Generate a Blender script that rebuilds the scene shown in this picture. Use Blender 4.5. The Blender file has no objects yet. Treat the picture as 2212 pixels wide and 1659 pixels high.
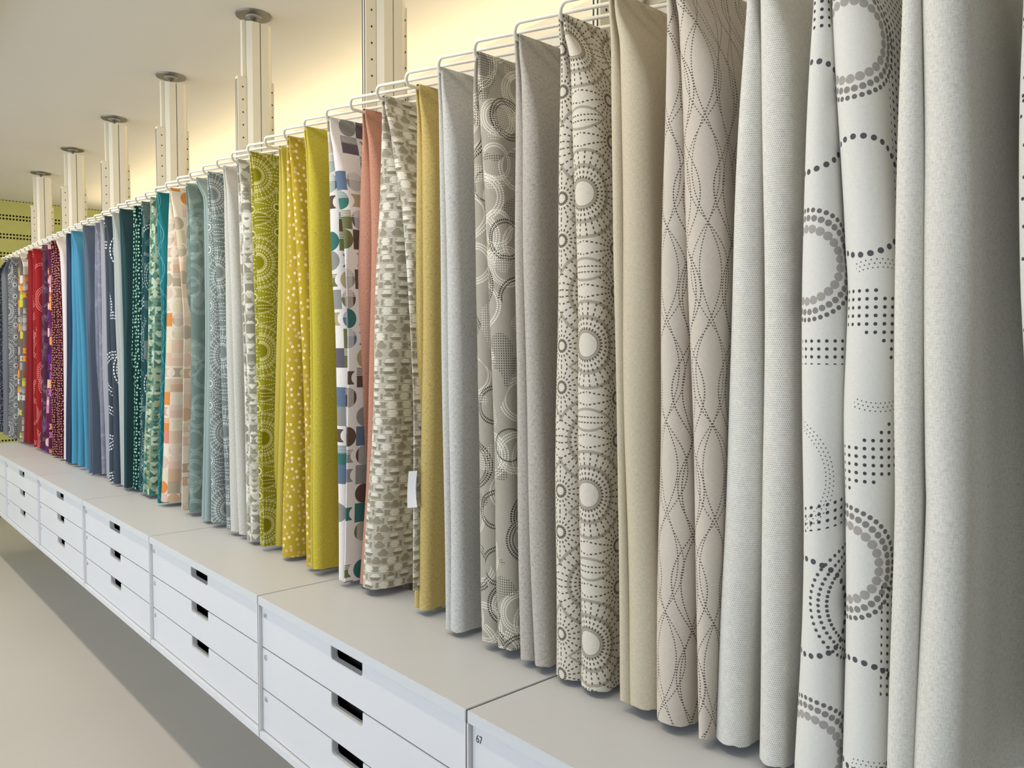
import bpy, bmesh, math, random
from mathutils import Vector, Matrix
random.seed(7)
SC = bpy.context.scene
COL = SC.collection
PI = math.pi
EYE = 1.53
# ------------------------------------------------------------------ camera
FPX, YAW, PITCH, ROLL = 1715.66, math.radians(41.679), math.radians(-2.506), math.radians(0.088)
cF = Vector((math.sin(YAW)*math.cos(PITCH), math.cos(YAW)*math.cos(PITCH), math.sin(PITCH)))
_R = Vector((math.cos(YAW), -math.sin(YAW), 0)); _U = _R.cross(cF)
cR = _R*math.cos(ROLL)+_U*math.sin(ROLL); cU = -_R*math.sin(ROLL)+_U*math.cos(ROLL)
cam = bpy.data.objects.new('camera', bpy.data.cameras.new('camera')); COL.objects.link(cam)
M = Matrix((cR, cU, -cF)).transposed().to_4x4(); M.translation = Vector((0, 0, EYE))
cam.matrix_world = M
cam.data.sensor_width = 36; cam.data.lens = FPX/2212*36; cam.data.clip_start = .05
SC.camera = cam
def ray(x, y):                      # photograph pixel -> horizontal unit direction and slope
    d = cF*FPX+cR*(x-1106)-cU*(y-829.5); h = math.hypot(d.x, d.y)
    return d.x/h, d.y/h, d.z/h
# ------------------------------------------------------------------ world, lights, exposure
SC.view_settings.view_transform = 'Standard'; SC.view_settings.look = 'None'
SC.view_settings.exposure = 0.28; SC.view_settings.gamma = 1; SC.view_settings.use_curve_mapping = False
W = bpy.data.worlds.new('world'); SC.world = W; W.use_nodes = True
W.node_tree.nodes['Background'].inputs[0].default_value = (.75, .87, 1, 1)
W.node_tree.nodes['Background'].inputs[1].default_value = .7
def area(name, loc, rot, sx, sy, power, col):
    l = bpy.data.lights.new(name, 'AREA'); l.shape = 'RECTANGLE'; l.size = sx; l.size_y = sy
    l.energy = power; l.color = col
    o = bpy.data.objects.new(name, l); o.location = loc; o.rotation_euler = rot; COL.objects.link(o); return o
CEIL, XW, YE, XL, YB = 2.87, 2.29, 8.45, -3.4, -3.2
for y in (1.2, 4.0, 6.8):      # daylight entering through the shop windows opposite the display
    area('window_daylight', (XL+.05, y, 1.55), (0, -PI/2, 0), 1.9, 2.2, 46, (.765, .865, 1))
area('window_daylight_rear', (-1.4, YB+.05, 1.55), (PI/2, 0, 0), 2.4, 1.9, 1.5, (.78, .88, 1))
area('aisle_linear_lamp_light', (.43, 4.2, CEIL-.075), (0, 0, 0), .08, 7.2, 46, (1, .89, .74))
area('cove_strip_light', (2.17, 3.2, 2.455), (0, PI-.30, 0), .03, 9.6, 20, (1, .87, .61))
# ------------------------------------------------------------------ material helpers
def lin(c):
    if isinstance(c, str):
        c = c.lstrip('#'); c = [int(c[i:i+2], 16)/255 for i in (0, 2, 4)]
        c = [x/12.92 if x <= .04045 else ((x+.055)/1.055)**2.4 for x in c]
    return (c[0], c[1], c[2], 1)
class G:                             # tiny expression builder over math nodes
    def __init__(s, name):
        s.m = bpy.data.materials.new(name); s.m.use_nodes = True; s.nt = s.m.node_tree
        s.b = s.nt.nodes['Principled BSDF']
    def n(s, t, **k):
        x = s.nt.nodes.new(t)
        for a, v in k.items(): setattr(x, a, v)
        return x
    def op(s, o, *a):
        x = s.n('ShaderNodeMath', operation=o)
        for i, v in enumerate(a):
            if isinstance(v, X): s.nt.links.new(v.s, x.inputs[i])
            else: x.inputs[i].default_value = v
        return X(s, x.outputs[0])
    def uv(s):
        t = s.n('ShaderNodeUVMap', uv_map='uv'); p = s.n('ShaderNodeSeparateXYZ')
        s.nt.links.new(t.outputs[0], p.inputs[0]); return X(s, p.outputs[0]), X(s, p.outputs[1])
    def pos(s):
        t = s.n('ShaderNodeNewGeometry'); p = s.n('ShaderNodeSeparateXYZ')
        s.nt.links.new(t.outputs['Position'], p.inputs[0]); return [X(s, p.outputs[i]) for i in range(3)]
    def vec(s, *a):
        c = s.n('ShaderNodeCombineXYZ')
        for i, v in enumerate(a):
            if isinstance(v, X): s.nt.links.new(v.s, c.inputs[i])
            else: c.inputs[i].default_value = v
        return c.outputs[0]
    def noise(s, v, scale, detail=2):
        t = s.n('ShaderNodeTexNoise'); t.inputs['Scale'].default_value = scale; t.inputs['Detail'].default_value = detail
        s.nt.links.new(v, t.inputs['Vector']); return X(s, t.outputs['Fac'])
    def white(s, v):
        t = s.n('ShaderNodeTexWhiteNoise', noise_dimensions='3D'); s.nt.links.new(v, t.inputs['Vector'])
        return X(s, t.outputs['Value']), t.outputs['Color']
    def voro(s, v, scale, rnd=1):
        t = s.n('ShaderNodeTexVoronoi', voronoi_dimensions='2D'); t.inputs['Scale'].default_value = scale
        t.inputs['Randomness'].default_value = rnd
        s.nt.links.new(v, t.inputs['Vector']); return t
    def mix(s, f, a, b):
        x = s.n('ShaderNodeMix', data_type='RGBA')
        for i, v in ((0, f), (6, a), (7, b)):
            if isinstance(v, X): s.nt.links.new(v.s, x.inputs[i])
            elif isinstance(v, bpy.types.NodeSocket): s.nt.links.new(v, x.inputs[i])
            elif isinstance(v, (int, float)): x.inputs[i].default_value = v
            else: x.inputs[i].default_value = lin(v)
        return x.outputs[2]
    def ramp(s, f, cols):
        r = s.n('ShaderNodeValToRGB'); r.color_ramp.interpolation = 'CONSTANT'
        e = r.color_ramp.elements; n = len(cols)
        e[0].position = 0; e[0].color = lin(cols[0]); e[1].position = 1/n; e[1].color = lin(cols[1])
        for i in range(2, n): q = e.new(i/n); q.color = lin(cols[i])
        s.nt.links.new(f.s, r.inputs[0]); return r.outputs[0]
    def out(s, col, rough=.9, bump=None, spec=.25):
        if isinstance(col, bpy.types.NodeSocket): s.nt.links.new(col, s.b.inputs['Base Color'])
        else: s.b.inputs['Base Color'].default_value = lin(col)
        s.b.inputs['Roughness'].default_value = rough; s.b.inputs['Specular IOR Level'].default_value = spec
        if bump:
            b = s.n('ShaderNodeBump'); b.inputs['Strength'].default_value = bump[1]; b.inputs['Distance'].default_value = .001
            s.nt.links.new(bump[0].s, b.inputs['Height']); s.nt.links.new(b.outputs[0], s.b.inputs['Normal'])
        return s.m
class X:
    def __init__(s, g, k): s.g = g; s.s = k
    def __add__(s, o): return s.g.op('ADD', s, o)
    __radd__ = __add__
    def __sub__(s, o): return s.g.op('SUBTRACT', s, o)
    def __rsub__(s, o): return s.g.op('SUBTRACT', o, s)
    def __mul__(s, o): return s.g.op('MULTIPLY', s, o)
    __rmul__ = __mul__
    def __truediv__(s, o): return s.g.op('DIVIDE', s, o)
    def lt(s, o): return s.g.op('LESS_THAN', s, o)
    def gt(s, o): return s.g.op('GREATER_THAN', s, o)
    def fr(s): return s.g.op('FRACT', s)
    def fl(s): return s.g.op('FLOOR', s)
    def ab(s): return s.g.op('ABSOLUTE', s)
    def sin(s): return s.g.op('SINE', s)
    def mx(s, o): return s.g.op('MAXIMUM', s, o)
    def mn(s, o): return s.g.op('MINIMUM', s, o)
    def wrap(s, h): return s.g.op('WRAP', s, h, -h)
    def sq(s): return s.g.op('SQRT', s)
    def at2(s, o): return s.g.op('ARCTAN2', s, o)
def plain(name, c, rough=.5, spec=.4, metal=0, emit=None, var=0, vs=6):
    g = G(name)
    if var:
        tc = g.n('ShaderNodeTexCoord'); f = g.noise(tc.outputs['Object'], vs, 3)
        c2 = [x*(1-var) for x in lin(c)[:3]]
        g.out(g.mix(f, c, c2), rough, None, spec)
    else: g.out(c, rough, None, spec)
    g.b.inputs['Metallic'].default_value = metal
    if emit: g.b.inputs['Emission Color'].default_value = lin(emit[0]); g.b.inputs['Emission Strength'].default_value = emit[1]
    return g.m
# ---- woven ground shared by all cloths
def ground(g, u, v, col, amt=.12, slub=0):
    f = g.noise(g.vec(u*1.0, v*.2, 0.0), 620, 1); h = g.noise(g.vec(u*.2, v*1.0, 3.0), 620, 1)
    k = (f+h-1)*(amt*3.8)+1
    if slub:
        s1 = g.noise(g.vec(u*1.0, v*.22, 7.0), 460, 1).gt(.63); s2 = g.noise(g.vec(u*.16, v*1.0, 9.0), 460, 1).gt(.65)
        k = k*(1-s1.mx(s2)*slub)
    x = g.n('ShaderNodeVectorMath', operation='SCALE')
    if isinstance(col, bpy.types.NodeSocket): g.nt.links.new(col, x.inputs[0])
    else: x.inputs[0].default_value = lin(col)[:3]
    g.nt.links.new(k.s, x.inputs['Scale'])
    return x.outputs[0], f+h
def cloth_plain(name, col, amt=.12, slub=0):
    g = G(name); u, v = g.uv(); c, h = ground(g, u, v, col, amt, slub); return g.out(c, .95, (h, .25), .12)
def cloth_tweed(name, a, b):
    g = G(name); u, v = g.uv()
    t = ((u/.0032+(v/.0036).fl()*.5).fr()-.5).ab().lt(.2)*(((v/.0036).fr()-.5).ab().lt(.27))
    n = g.noise(g.vec(u, v, 0.0), 60, 3)
    c, h = ground(g, u, v, g.mix(t*(n*1.1), a, b), .10); return g.out(c, .95, (h, .3), .12)
def cloth_sun(name, base, band, dash, disc=None, P=.302, Wd=.076, sc=1.0, wd=.0029, bw=1.0):
    g = G(name); u, v = g.uv(); disc = disc or base
    du = u.wrap(Wd); dv = v.wrap(P/2)
    d1 = (du*du+dv*dv).sq()
    eu = (u+Wd).wrap(Wd); evc = (v+P/2).wrap(P/2); ev = evc.ab()-.043
    d2 = (eu*eu+ev*ev).sq()
    a1 = dv.at2(du); a2 = ev.at2(eu)
    f1 = d1-.078; f2 = d2-.036
    big = f1.lt(f2)*d1.lt(.087)
    ln = evc.ab()+du*du*7; lens = ln.lt(.0190)
    def rays(d, a, N, r0, p):
        an = ((a*(N/(2*PI))).fr()-.5).ab()
        w = (an*(2*PI/N)*d).lt(wd*.55)
        return w*((d/p).fr().lt(.55))*d.gt(r0+.001)
    r1 = rays(d1, a1, 32, .0235, .0100); r2 = rays(d2, a2, 18, .0085, .0095)
    ds = (big*r1+(1-big)*r2)*(1-lens)
    ldash = ((u/.0075).fr().lt(.6))*((evc.ab()-.0055).ab().lt(wd*.5))*ln.lt(.017)
    bd = (((f1-f2).ab().lt(.0044*bw))*d1.lt(.088)).mx((d1-.087).ab().lt(.0034*bw)*f1.lt(f2+.006))
    ring = big*((d1-.056).ab().lt(.0042*bw))
    ri = (big*((d1-.0285).ab().lt(.0042))).mx((1-big)*((d2-.0115).ab().lt(.0030)))
    lb = (ln-.0215).ab().lt(.0030*bw)
    c = g.mix((bd.mx(ring)).mx(ri).mx(lb), base, band)
    inn = (big*d1.lt(.0240)).mx((1-big)*d2.lt(.0085)).mx(lens)
    c = g.mix(inn, c, disc)
    c = g.mix(ds.mx(ldash).mn(1.0), c, dash)
    c, h = ground(g, u, v, c, .06); return g.out(c, .95, (h, .2), .12)
def cloth_waves(name, base, line, per=.105, w=.0010, dots=True, lam=.35, n=8):
    g = G(name); u, v = g.uv(); acc = None
    rr = random.Random(3)
    for i in range(n):
        k4 = (i % 4); gidx = i//4
        c0 = gidx*per/max(1, n/4)+rr.uniform(-.005, .005); A = (.036, .021, -.024, -.037)[k4]*rr.uniform(.85, 1.1); ph = gidx*.5+rr.uniform(-.16, .16)
        uu = (u-c0-A*((v*(2*PI/lam)+ph).sin())).wrap(per/2).ab().lt(w*(1+i*.05))
        acc = uu if acc is None else acc.mx(uu)
    if dots: acc = acc*((v/.0050).fr().lt(.5))
    c, h = ground(g, u, v, g.mix(acc, base, line), .05); return g.out(c, .9, (h, .15), .2)
def cloth_dots(name, base, d1c, d2c, scale=60, r=.30, core=None, rnd=.72):
    g = G(name); u, v = g.uv(); vo = g.voro(g.vec(u, v*.95, 0.0), scale, rnd)
    d = X(g, vo.outputs['Distance']); sp = g.n('ShaderNodeSeparateXYZ'); g.nt.links.new(vo.outputs['Color'], sp.inputs[0])
    k = X(g, sp.outputs[0]); cc = g.mix(k.gt(.5), d1c, d2c)
    c = g.mix(d.lt(r), base, cc)
    if core: c = g.mix(d.lt(r*.16), c, core)
    c, h = ground(g, u, v, c, .06); return g.out(c, .92, (h, .2), .12)
def cloth_rings(name, base, ink1, ink2, s1=11, s2=17, patch=True, solid=0, dens=.35, N=54, w=.014):
    g = G(name); u, v = g.uv(); col = base
    for k, (sc, ink, off) in enumerate(((s1, ink2, 9.1), (s2, ink2, 4.3), (s1, ink1, 0.0))):
        cu = u+off; vo = g.voro(g.vec(cu*sc, v*sc, 0.0), 1.0, .8)
        sp = g.n('ShaderNodeSeparateXYZ'); g.nt.links.new(vo.outputs['Position'], sp.inputs[0])
        sc2 = g.n('ShaderNodeSeparateXYZ'); g.nt.links.new(vo.outputs['Color'], sc2.inputs[0]); rnd = X(g, sc2.outputs[0])
        x = cu*sc-X(g, sp.outputs[0]); y = v*sc-X(g, sp.outputs[1]); d = (x*x+y*y).sq(); a = y.at2(x)
        R = rnd*.16+.24
        dot = (a*(N/(2*PI))).fr().lt(.62) if not solid else 1.0
        rg = ((d-R).ab().lt(w)).mx((d-R-.055).ab().lt(w)*rnd.gt(.35)).mx((d-R+.055).ab().lt(w*.9)*rnd.gt(.7))
        col = g.mix(rg*dot*rnd.gt(dens+.1*k*0), col, ink)
    if patch:
        m = g.noise(g.vec(u, v, 2.0), 9, 1); s = .0056
        p = ((u/s).fr()-.5); q = ((v/s).fr()-.5); dd = (p*p+q*q).lt(.06)
        col = g.mix(dd*m.gt(.60), col, ink2); col = g.mix(dd*m.lt(.37), col, ink1)
    c, h = ground(g, u, v, col, .06); return g.out(c, .93, (h, .2), .12)
def cloth_patch(name, base, cols, s=.055, u0=0.0, v0=0.0, sparse=.35):
    g = G(name); u, v = g.uv(); u = u+u0; v = v+v0
    i = (u/s).fl(); j = (v/(s*1.02)).fl(); x = (u/s).fr()-.5; y = (v/(s*1.02)).fr()-.5
    r, rc = g.white(g.vec(i, j, 0.0)); r2, _ = g.white(g.vec(i, j, 5.0)); r3, _ = g.white(g.vec(i, j, 9.0))
    d = (x*x+y*y).sq()
    circ = d.lt(.5); inset = r2.gt(.45)
    shp = circ.mx(r2.lt(.32))
    conc = (((x.ab()-.5)*(x.ab()-.5)+y*y).sq().gt(.32))*r2.gt(.72)
    shp = (shp*r2.lt(.72)).mx(conc*x.ab().lt(.34)*y.ab().lt(.34))
    c = g.mix(shp*r3.gt(sparse), base, g.ramp(r, cols))
    stripe = (v/.0045).fr().lt(.45)*y.gt(.1)*r3.gt(.62)
    c = g.mix(stripe*shp, c, base)
    sq = x.ab().lt(.34)*r3.gt(.55)*r2.gt(.4)*r2.lt(.72)*circ
    c = g.mix(sq*.45*shp, c, base)
    c, h = ground(g, u, v, c, .05); return g.out(c, .92, (h, .15), .12)
def cloth_geo(name, cols, s=.05):
    g = G(name); u, v = g.uv(); i = (u/s).fl(); j = (v/s).fl(); x = (u/s).fr()-.5; y = (v/s).fr()-.5
    q = x.ab().gt(y.ab()); sx = x.gt(0.0); sy = y.gt(0.0)
    t = q*(sx*.25)+(1-q)*(sy*.25+.5)
    r, _ = g.white(g.vec(i, j, t*4))
    c = g.ramp(r, cols)
    d = (x*x+(y-.02)*(y-.02)).sq().lt(.27)*y.lt(.02)
    c = g.mix(d, c, cols[0]); c = g.mix(((y-.5).ab().lt(.05)+(y+.5).ab().lt(.05)).mn(1.0)*.6, c, cols[2])
    c, h = ground(g, u, v, c, .08); return g.out(c, .92, (h, .2), .12)
def cloth_brick(name, base, a, b):
    g = G(name); u, v = g.uv(); rh = .0235; bw = .047
    j = (v/rh).fl(); y = (v/rh).fr(); r0, _ = g.white(g.vec(j, 2.0, 0.0)); uu = u/bw+r0; i = uu.fl(); x = uu.fr()
    r, _ = g.white(g.vec(i, j, 0.0)); r2, _ = g.white(g.vec(i, j, 3.0))
    wob = ((y*7).fr()-.5)*.05
    xc = (x-.5).ab()+wob
    half = g.mix(r2.gt(.5), a, b)
    hatch = ((y*6).fr().lt(.36))*xc.gt(.20)
    low = y.lt(.5)
    halfmoon = xc.lt(.36-(.5-y)*.30)*low*y.gt(.12)
    trap = xc.lt(.12+(1.0-y)*.42)*(1-low)
    side = ((x-.5).ab().gt(.33))*(y-.5).ab().lt(.36)*r.gt(.45)
    c = g.mix(hatch, base, '#6f6a5e')
    c = g.mix(side, c, a)
    c = g.mix(halfmoon*r.lt(.62), c, half)
    c = g.mix(trap*r2.gt(.3), c, base); c = g.mix(trap*r2.lt(.3), c, half)
    c = g.mix((y-.03).ab().lt(.035), c, '#77725f')
    c, h = ground(g, u, v, c, .06); return g.out(c, .93, (h, .2), .12)
def cloth_bigdots(name, base, feats):
    """feats: ('r', u, v, R, n, dot, ink) dotted ring; ('g', u0, u1, v0, v1) grid of dots; ('a', u, v, R) band of tiny dots"""
    g = G(name); u, v = g.uv(); col = base
    for f in feats:
        if f[0] == 'r':
            _, cu, cv, R, n, dr, ink = f
            x = u-cu; y = v-cv; d = (x*x+y*y).sq(); a = y.at2(x)
            t = ((a*(n/(2*PI))).fr()-.5)*(2*PI*R/n); e = d-R
            col = g.mix((t*t+e*e).lt(dr*dr), col, ink)
        elif f[0] == 'g':
            _, u0, u1, v0, v1, sl = f; s = .0122
            w = v-u*sl
            p = ((u/s).fr()-.5)*s; q = ((w/s).fr()-.5)*s
            m = u.gt(u0)*u.lt(u1)*w.gt(v0)*w.lt(v1)
            col = g.mix((p*p+q*q).lt(.0027**2)*m, col, '#4a4a4e')
        elif f[0] == 'gr':
            _, cu, cv, R, hw_ = f; s = .0122
            p = ((u/s).fr()-.5)*s; q = ((v/s).fr()-.5)*s
            x = ((u/s).fl()+.5)*s-cu; y = ((v/s).fl()+.5)*s-cv; d = (x*x+y*y).sq()
            col = g.mix((p*p+q*q).lt(.0027**2)*(d-R).ab().lt(hw_)*u.gt(.45), col, '#4a4a4e')
        else:
            _, cu, cv, R, u0, u1 = f
            x = u-cu; y = v-cv; d = (x*x+y*y).sq(); a = y.at2(x)
            lay = (d/.006).fl(); t = ((a*(R/.0072)+lay*.5).fr()-.5)*.0072; e = ((d/.006).fr()-.5)*.006
            col = g.mix((t*t+e*e).lt(.0011**2)*(d-R).ab().lt(.009)*u.gt(u0)*u.lt(u1), col, '#5a5a5c')
    c, h = ground(g, u, v, col, .035); return g.out(c, .92, (h, .12), .15)
# ------------------------------------------------------------------ mesh helpers
def obj(name, bm, mat, parent=None, smooth=False, angle=None):
    me = bpy.data.meshes.new(name)
    bmesh.ops.recalc_face_normals(bm, faces=bm.faces)
    bm.to_mesh(me); bm.free()
    for m in (mat if isinstance(mat, (list, tuple)) else [mat]): me.materials.append(m)
    if smooth:
        for p in me.polygons: p.use_smooth = True
    o = bpy.data.objects.new(name, me); COL.objects.link(o)
    if parent: o.parent = parent
    return o
def tag(o, label=None, cat=None, group=None, kind=None):
    if label: o['label'] = label
    if cat: o['category'] = cat
    if group: o['group'] = group
    if kind: o['kind'] = kind
    return o
def thing(name, loc, label, cat, group=None):
    o = bpy.data.objects.new(name, None); COL.objects.link(o); o.location = loc; o.empty_display_size = .1
    return tag(o, label, cat, group)
def box(bm, x0, x1, y0, y1, z0, z1, bev=0, mi=0):
    t = bmesh.new(); bmesh.ops.create_cube(t, size=1)
    bmesh.ops.scale(t, vec=(x1-x0, y1-y0, z1-z0), verts=t.verts)
    bmesh.ops.translate(t, vec=((x0+x1)/2, (y0+y1)/2, (z0+z1)/2), verts=t.verts)
    if bev: bmesh.ops.bevel(t, geom=list(t.edges), offset=bev, segments=2, affect='EDGES')
    for f in t.faces: f.material_index = mi
    me = bpy.data.meshes.new('t'); t.to_mesh(me); t.free(); bm.from_mesh(me); bpy.data.meshes.remove(me)
    return bm
def cyl(bm, c, r, z0, z1, seg=24, r2=None):
    r2 = r if r2 is None else r2; a = []; b = []
    for i in range(seg):
        t = 2*PI*i/seg
        a.append(bm.verts.new((c[0]+r*math.cos(t), c[1]+r*math.sin(t), z0))); b.append(bm.verts.new((c[0]+r2*math.cos(t), c[1]+r2*math.sin(t), z1)))
    for i in range(seg): j = (i+1) % seg; bm.faces.new((a[i], a[j], b[j], b[i]))
    bm.faces.new(a[::-1]); bm.faces.new(b); return bm
def tube(bm, pts, r, seg=8):
    rings = []; n = len(pts); pts = [Vector(p) for p in pts]; up = Vector((0, 0, 1))
    for i, p in enumerate(pts):
        t = (pts[min(i+1, n-1)]-pts[max(i-1, 0)]).normalized(); s = t.cross(up)
        s = s.normalized() if s.length > 1e-4 else Vector((1, 0, 0)); w = s.cross(t)
        rings.append([bm.verts.new(p+s*r*math.cos(2*PI*k/seg)+w*r*math.sin(2*PI*k/seg)) for k in range(seg)])
    for a, b in zip(rings, rings[1:]):
        for k in range(seg): bm.faces.new((a[k], a[(k+1) % seg], b[(k+1) % seg], b[k]))
    bm.faces.new(rings[0][::-1]); bm.faces.new(rings[-1]); return bm
def prism(bm, pts, z0, z1):          # pts in plan
    a = [bm.verts.new((x, y, z0)) for x, y in pts]; b = [bm.verts.new((x, y, z1)) for x, y in pts]; n = len(pts)
    for i in range(n): bm.faces.new((a[i], a[(i+1) % n], b[(i+1) % n], b[i]))
    bm.faces.new(a[::-1]); bm.faces.new(b); return bm
# ------------------------------------------------------------------ setting
m_ceil = plain('ceiling_paint', '#e2dcd0', .9, .1, var=.03, vs=1.2)
m_wall = plain('wall_paint', '#dcd8cc', .9, .1, var=.03, vs=1.5)
g = G('floor_screed'); P3 = g.pos(); nf = g.noise(g.vec(*P3), 1.3, 4); nf2 = g.noise(g.vec(*P3), 160, 2)
sp = nf2.gt(.72)
m_floor = g.out(g.mix(sp*.25, g.mix(nf, '#bab5ae', '#c4bfb7'), '#a49d93'), .55, (nf2, .05), .35)
g = G('green_slotted_panel'); px, py, pz = g.pos()
sx = ((px/.0262).fr()-.5)*.0262
zz = (pz-2.7166).wrap(.0850); e1 = zz-.0152; e2 = zz+.0152
dk = ((sx*sx+e1*e1).lt(.0087**2)).mx((sx*sx+e2*e2).lt(.0087**2))
gn = g.noise(g.vec(px, pz, 0.0), 14, 4)
m_green = g.out(g.mix(dk, g.mix(gn, '#bdb96c', '#cac67c'), '#171a08'), .9, None, .1)
def struct(name, bm, m, par=None):
    o = obj(name, bm, m, par); o['kind'] = 'structure'; return o
struct('floor', box(bmesh.new(), XL-.1, XW+.1, YB-.1, YE+.1, -.1, 0), m_floor)
struct('ceiling', box(bmesh.new(), XL-.1, XW+.1, YB-.1, YE+.1, CEIL, CEIL+.1), m_ceil)
struct('wall_right', box(bmesh.new(), XW, XW+.12, YB, YE, 0, CEIL), m_wall)
struct('wall_far', box(bmesh.new(), XL, XW, YE, YE+.12, 0, CEIL), m_green)
bm = bmesh.new(); box(bm, XL, -2.7, YB-.12, YB, 0, CEIL); box(bm, -.1, XW, YB-.12, YB, 0, CEIL)
box(bm, -2.7, -.1, YB-.12, YB, 0, .55); box(bm, -2.7, -.1, YB-.12, YB, 2.55, CEIL)
struct('wall_near', bm, plain('low_bounce_wall_paint', '#8d8a84', .9))  # unseen wall, its grey darkened to cut light bounced onto the cloth sides
bm = bmesh.new(); ys = [YB]
box(bm, XL-.12, XL, YB, YE, 0, .5); box(bm, XL-.12, XL, YB, YE, 2.58, CEIL)
wins = [(-2.75, -.45), (.05, 2.35), (2.85, 5.15), (5.65, 7.95)]
edges = [YB]+[e for w in wins for e in w]+[YE]
for a, b in zip(edges[0::2], edges[1::2]): box(bm, XL-.12, XL, a, b, .5, 2.58)
struct('wall_left', bm, m_wall)
m_frame = plain('window_frame_paint', '#c9cbcc', .5)
for k, (a, b) in enumerate(wins+[(0, 0)]):
    bm = bmesh.new()
    if k < 4:
        for q in (a, (a+b)/2-.02, b-.04): box(bm, XL-.10, XL-.05, q, q+.04, .5, 2.58)
        box(bm, XL-.10, XL-.05, a, b, .5, .54); box(bm, XL-.10, XL-.05, a, b, 2.54, 2.58)
    else:
        for q in (-2.7, -1.42, -.14): box(bm, q, q+.04, YB-.10, YB-.05, .55, 2.55)
        box(bm, -2.7, -.1, YB-.1, YB-.05, .55, .59); box(bm, -2.7, -.1, YB-.1, YB-.05, 2.51, 2.55)
    struct('window_%d' % (k+1), bm, m_frame)
struct('baseboard_far', box(bmesh.new(), XL, XW, YE-.015, YE, 0, .045), plain('dark_base', '#3a3a30', .6))
# aisle lamp (gives the floor its shade line under the drawers)
t = thing('linear_lamp', (.43, 4.2, CEIL), 'long slim linear lamp on the ceiling above the aisle', 'lamp')
obj('housing', box(bmesh.new(), -.07, .07, -3.7, 3.7, -.055, 0, .004), plain('lamp_housing', '#e6e4de', .4), t)
obj('diffuser', box(bmesh.new(), -.055, .055, -3.65, 3.65, -.07, -.055), plain('lamp_diffuser', '#ffffff', .5, emit=('#ffe4bd', 1.5)), t)
# ------------------------------------------------------------------ display system: posts
Y0, PB = 1.2008, .96197
m_post = plain('powder_coat_cream', '#efe8d4', .45, .5)
m_slot = plain('slot_dark', '#3a342a', .6, .3)
m_steel = plain('dull_steel', '#7d786c', .45, .5, .7)
m_rub = plain('grey_pad', '#a9a69c', .6)
def copytree(o, par=None):
    c = o.copy(); COL.objects.link(c)
    if par: c.parent = par
    for ch in list(o.children): copytree(ch, c)
    return c
def make_post():
    t = thing('ceiling_post', (1.387, 0, 0), 'cream post', 'post')
    bm = bmesh.new(); hy = .030
    for s in (-1, 1):                # two half bodies with the slot between them
        x0 = .002 if s > 0 else -.002
        pts = [(x0+.014, -hy), (.014+s*.034, -hy), (.014+s*.050, -hy+.012), (.014+s*.050, hy-.012), (.014+s*.034, hy), (x0+.014, hy)]
        prism(bm, pts, .02, 2.834)
    o = obj('body', bm, m_post, t)
    obj('slot', box(bmesh.new(), .0117, .0163, -hy+.006, hy-.006, .021, 2.833), m_slot, t)
    def track(xa, xb, z1, sgn):
        bm = bmesh.new()
        box(bm, xa, xb, -.0125, .0125, .05, z1, .0015)
        xo = xa if sgn < 0 else xb   # dark slots on the outer edge
        o = obj('track', bm, m_post, t)
        bm = bmesh.new()
        for q in (-.006, .006): box(bm, xo-.0008, xo+.0008, q-.0022, q+.0022, .06, z1-.01)
        obj('track_slot', bm, m_slot, o)
        bm = bmesh.new(); z = z1-.04
        xm = (xa+xb)/2-sgn*.002
        while z > 1.9:
            r = .0035
            for sy in (-1,):
                a = [bm.verts.new((xm+r*math.cos(2*PI*i/10), sy*.0128, z+r*math.sin(2*PI*i/10))) for i in range(10)]
                b = [bm.verts.new((v.co.x, sy*.0100, v.co.z)) for v in a]
                bm.faces.new(a)
                for i in range(10): bm.faces.new((a[i], a[(i+1) % 10], b[(i+1) % 10], b[i]))
            z -= .05
        h = obj('pin_hole', bm, m_slot, o); h['kind'] = 'stuff'
    track(-.075, -.0365, 2.613, -1); track(.0645, .078, 2.615, 1)
    bm = bmesh.new(); box(bm, -.052, -.0365, -.009, .009, 2.614, 2.838, .001); box(bm, .0645, .071, -.009, .009, 2.616, 2.838, .001)
    obj('upper_track', bm, m_post, t)
    bm = bmesh.new(); cyl(bm, (0, 0), .068, 2.864, 2.8695, 40, .070); obj('ceiling_disc', bm, m_steel, t)
    bm = bmesh.new(); cyl(bm, (0, 0), .027, 2.860, 2.864, 32, .031); obj('pad', bm, m_rub, t)
    bm = bmesh.new(); cyl(bm, (0, 0), .0055, 2.836, 2.858, 12); cyl(bm, (0, 0), .014, 2.850, 2.857, 6, .014); obj('jack_screw', bm, m_steel, t)
    bm = bmesh.new(); cyl(bm, (0, 0), .035, 0, .006, 24); cyl(bm, (0, 0), .008, .006, .03, 12); obj('foot', bm, m_steel, t)
    return t
pl = ['cream metal post rising beside the beige cloths at top right, its top out of view',
      'cream ceiling post standing nearest, behind the salmon and brick print cloths',
      'cream ceiling post with the largest visible steel ceiling disc',
      'second cream post with ceiling disc counted from the near end',
      'cream ceiling post rising above the teal and green cloths, third visible disc',
      'cream ceiling post above the blue grey cloths, fourth visible disc',
      'farthest cream ceiling post, above the crimson and maroon cloths']
p0 = make_post()
for i, k in enumerate(range(-2, 5)):
    o = p0 if i == 0 else copytree(p0)
    o.location = (1.387, Y0+(k+2)*PB-.0, 0); o['label'] = pl[i]; o['group'] = 'floor to ceiling posts of the display'
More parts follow.
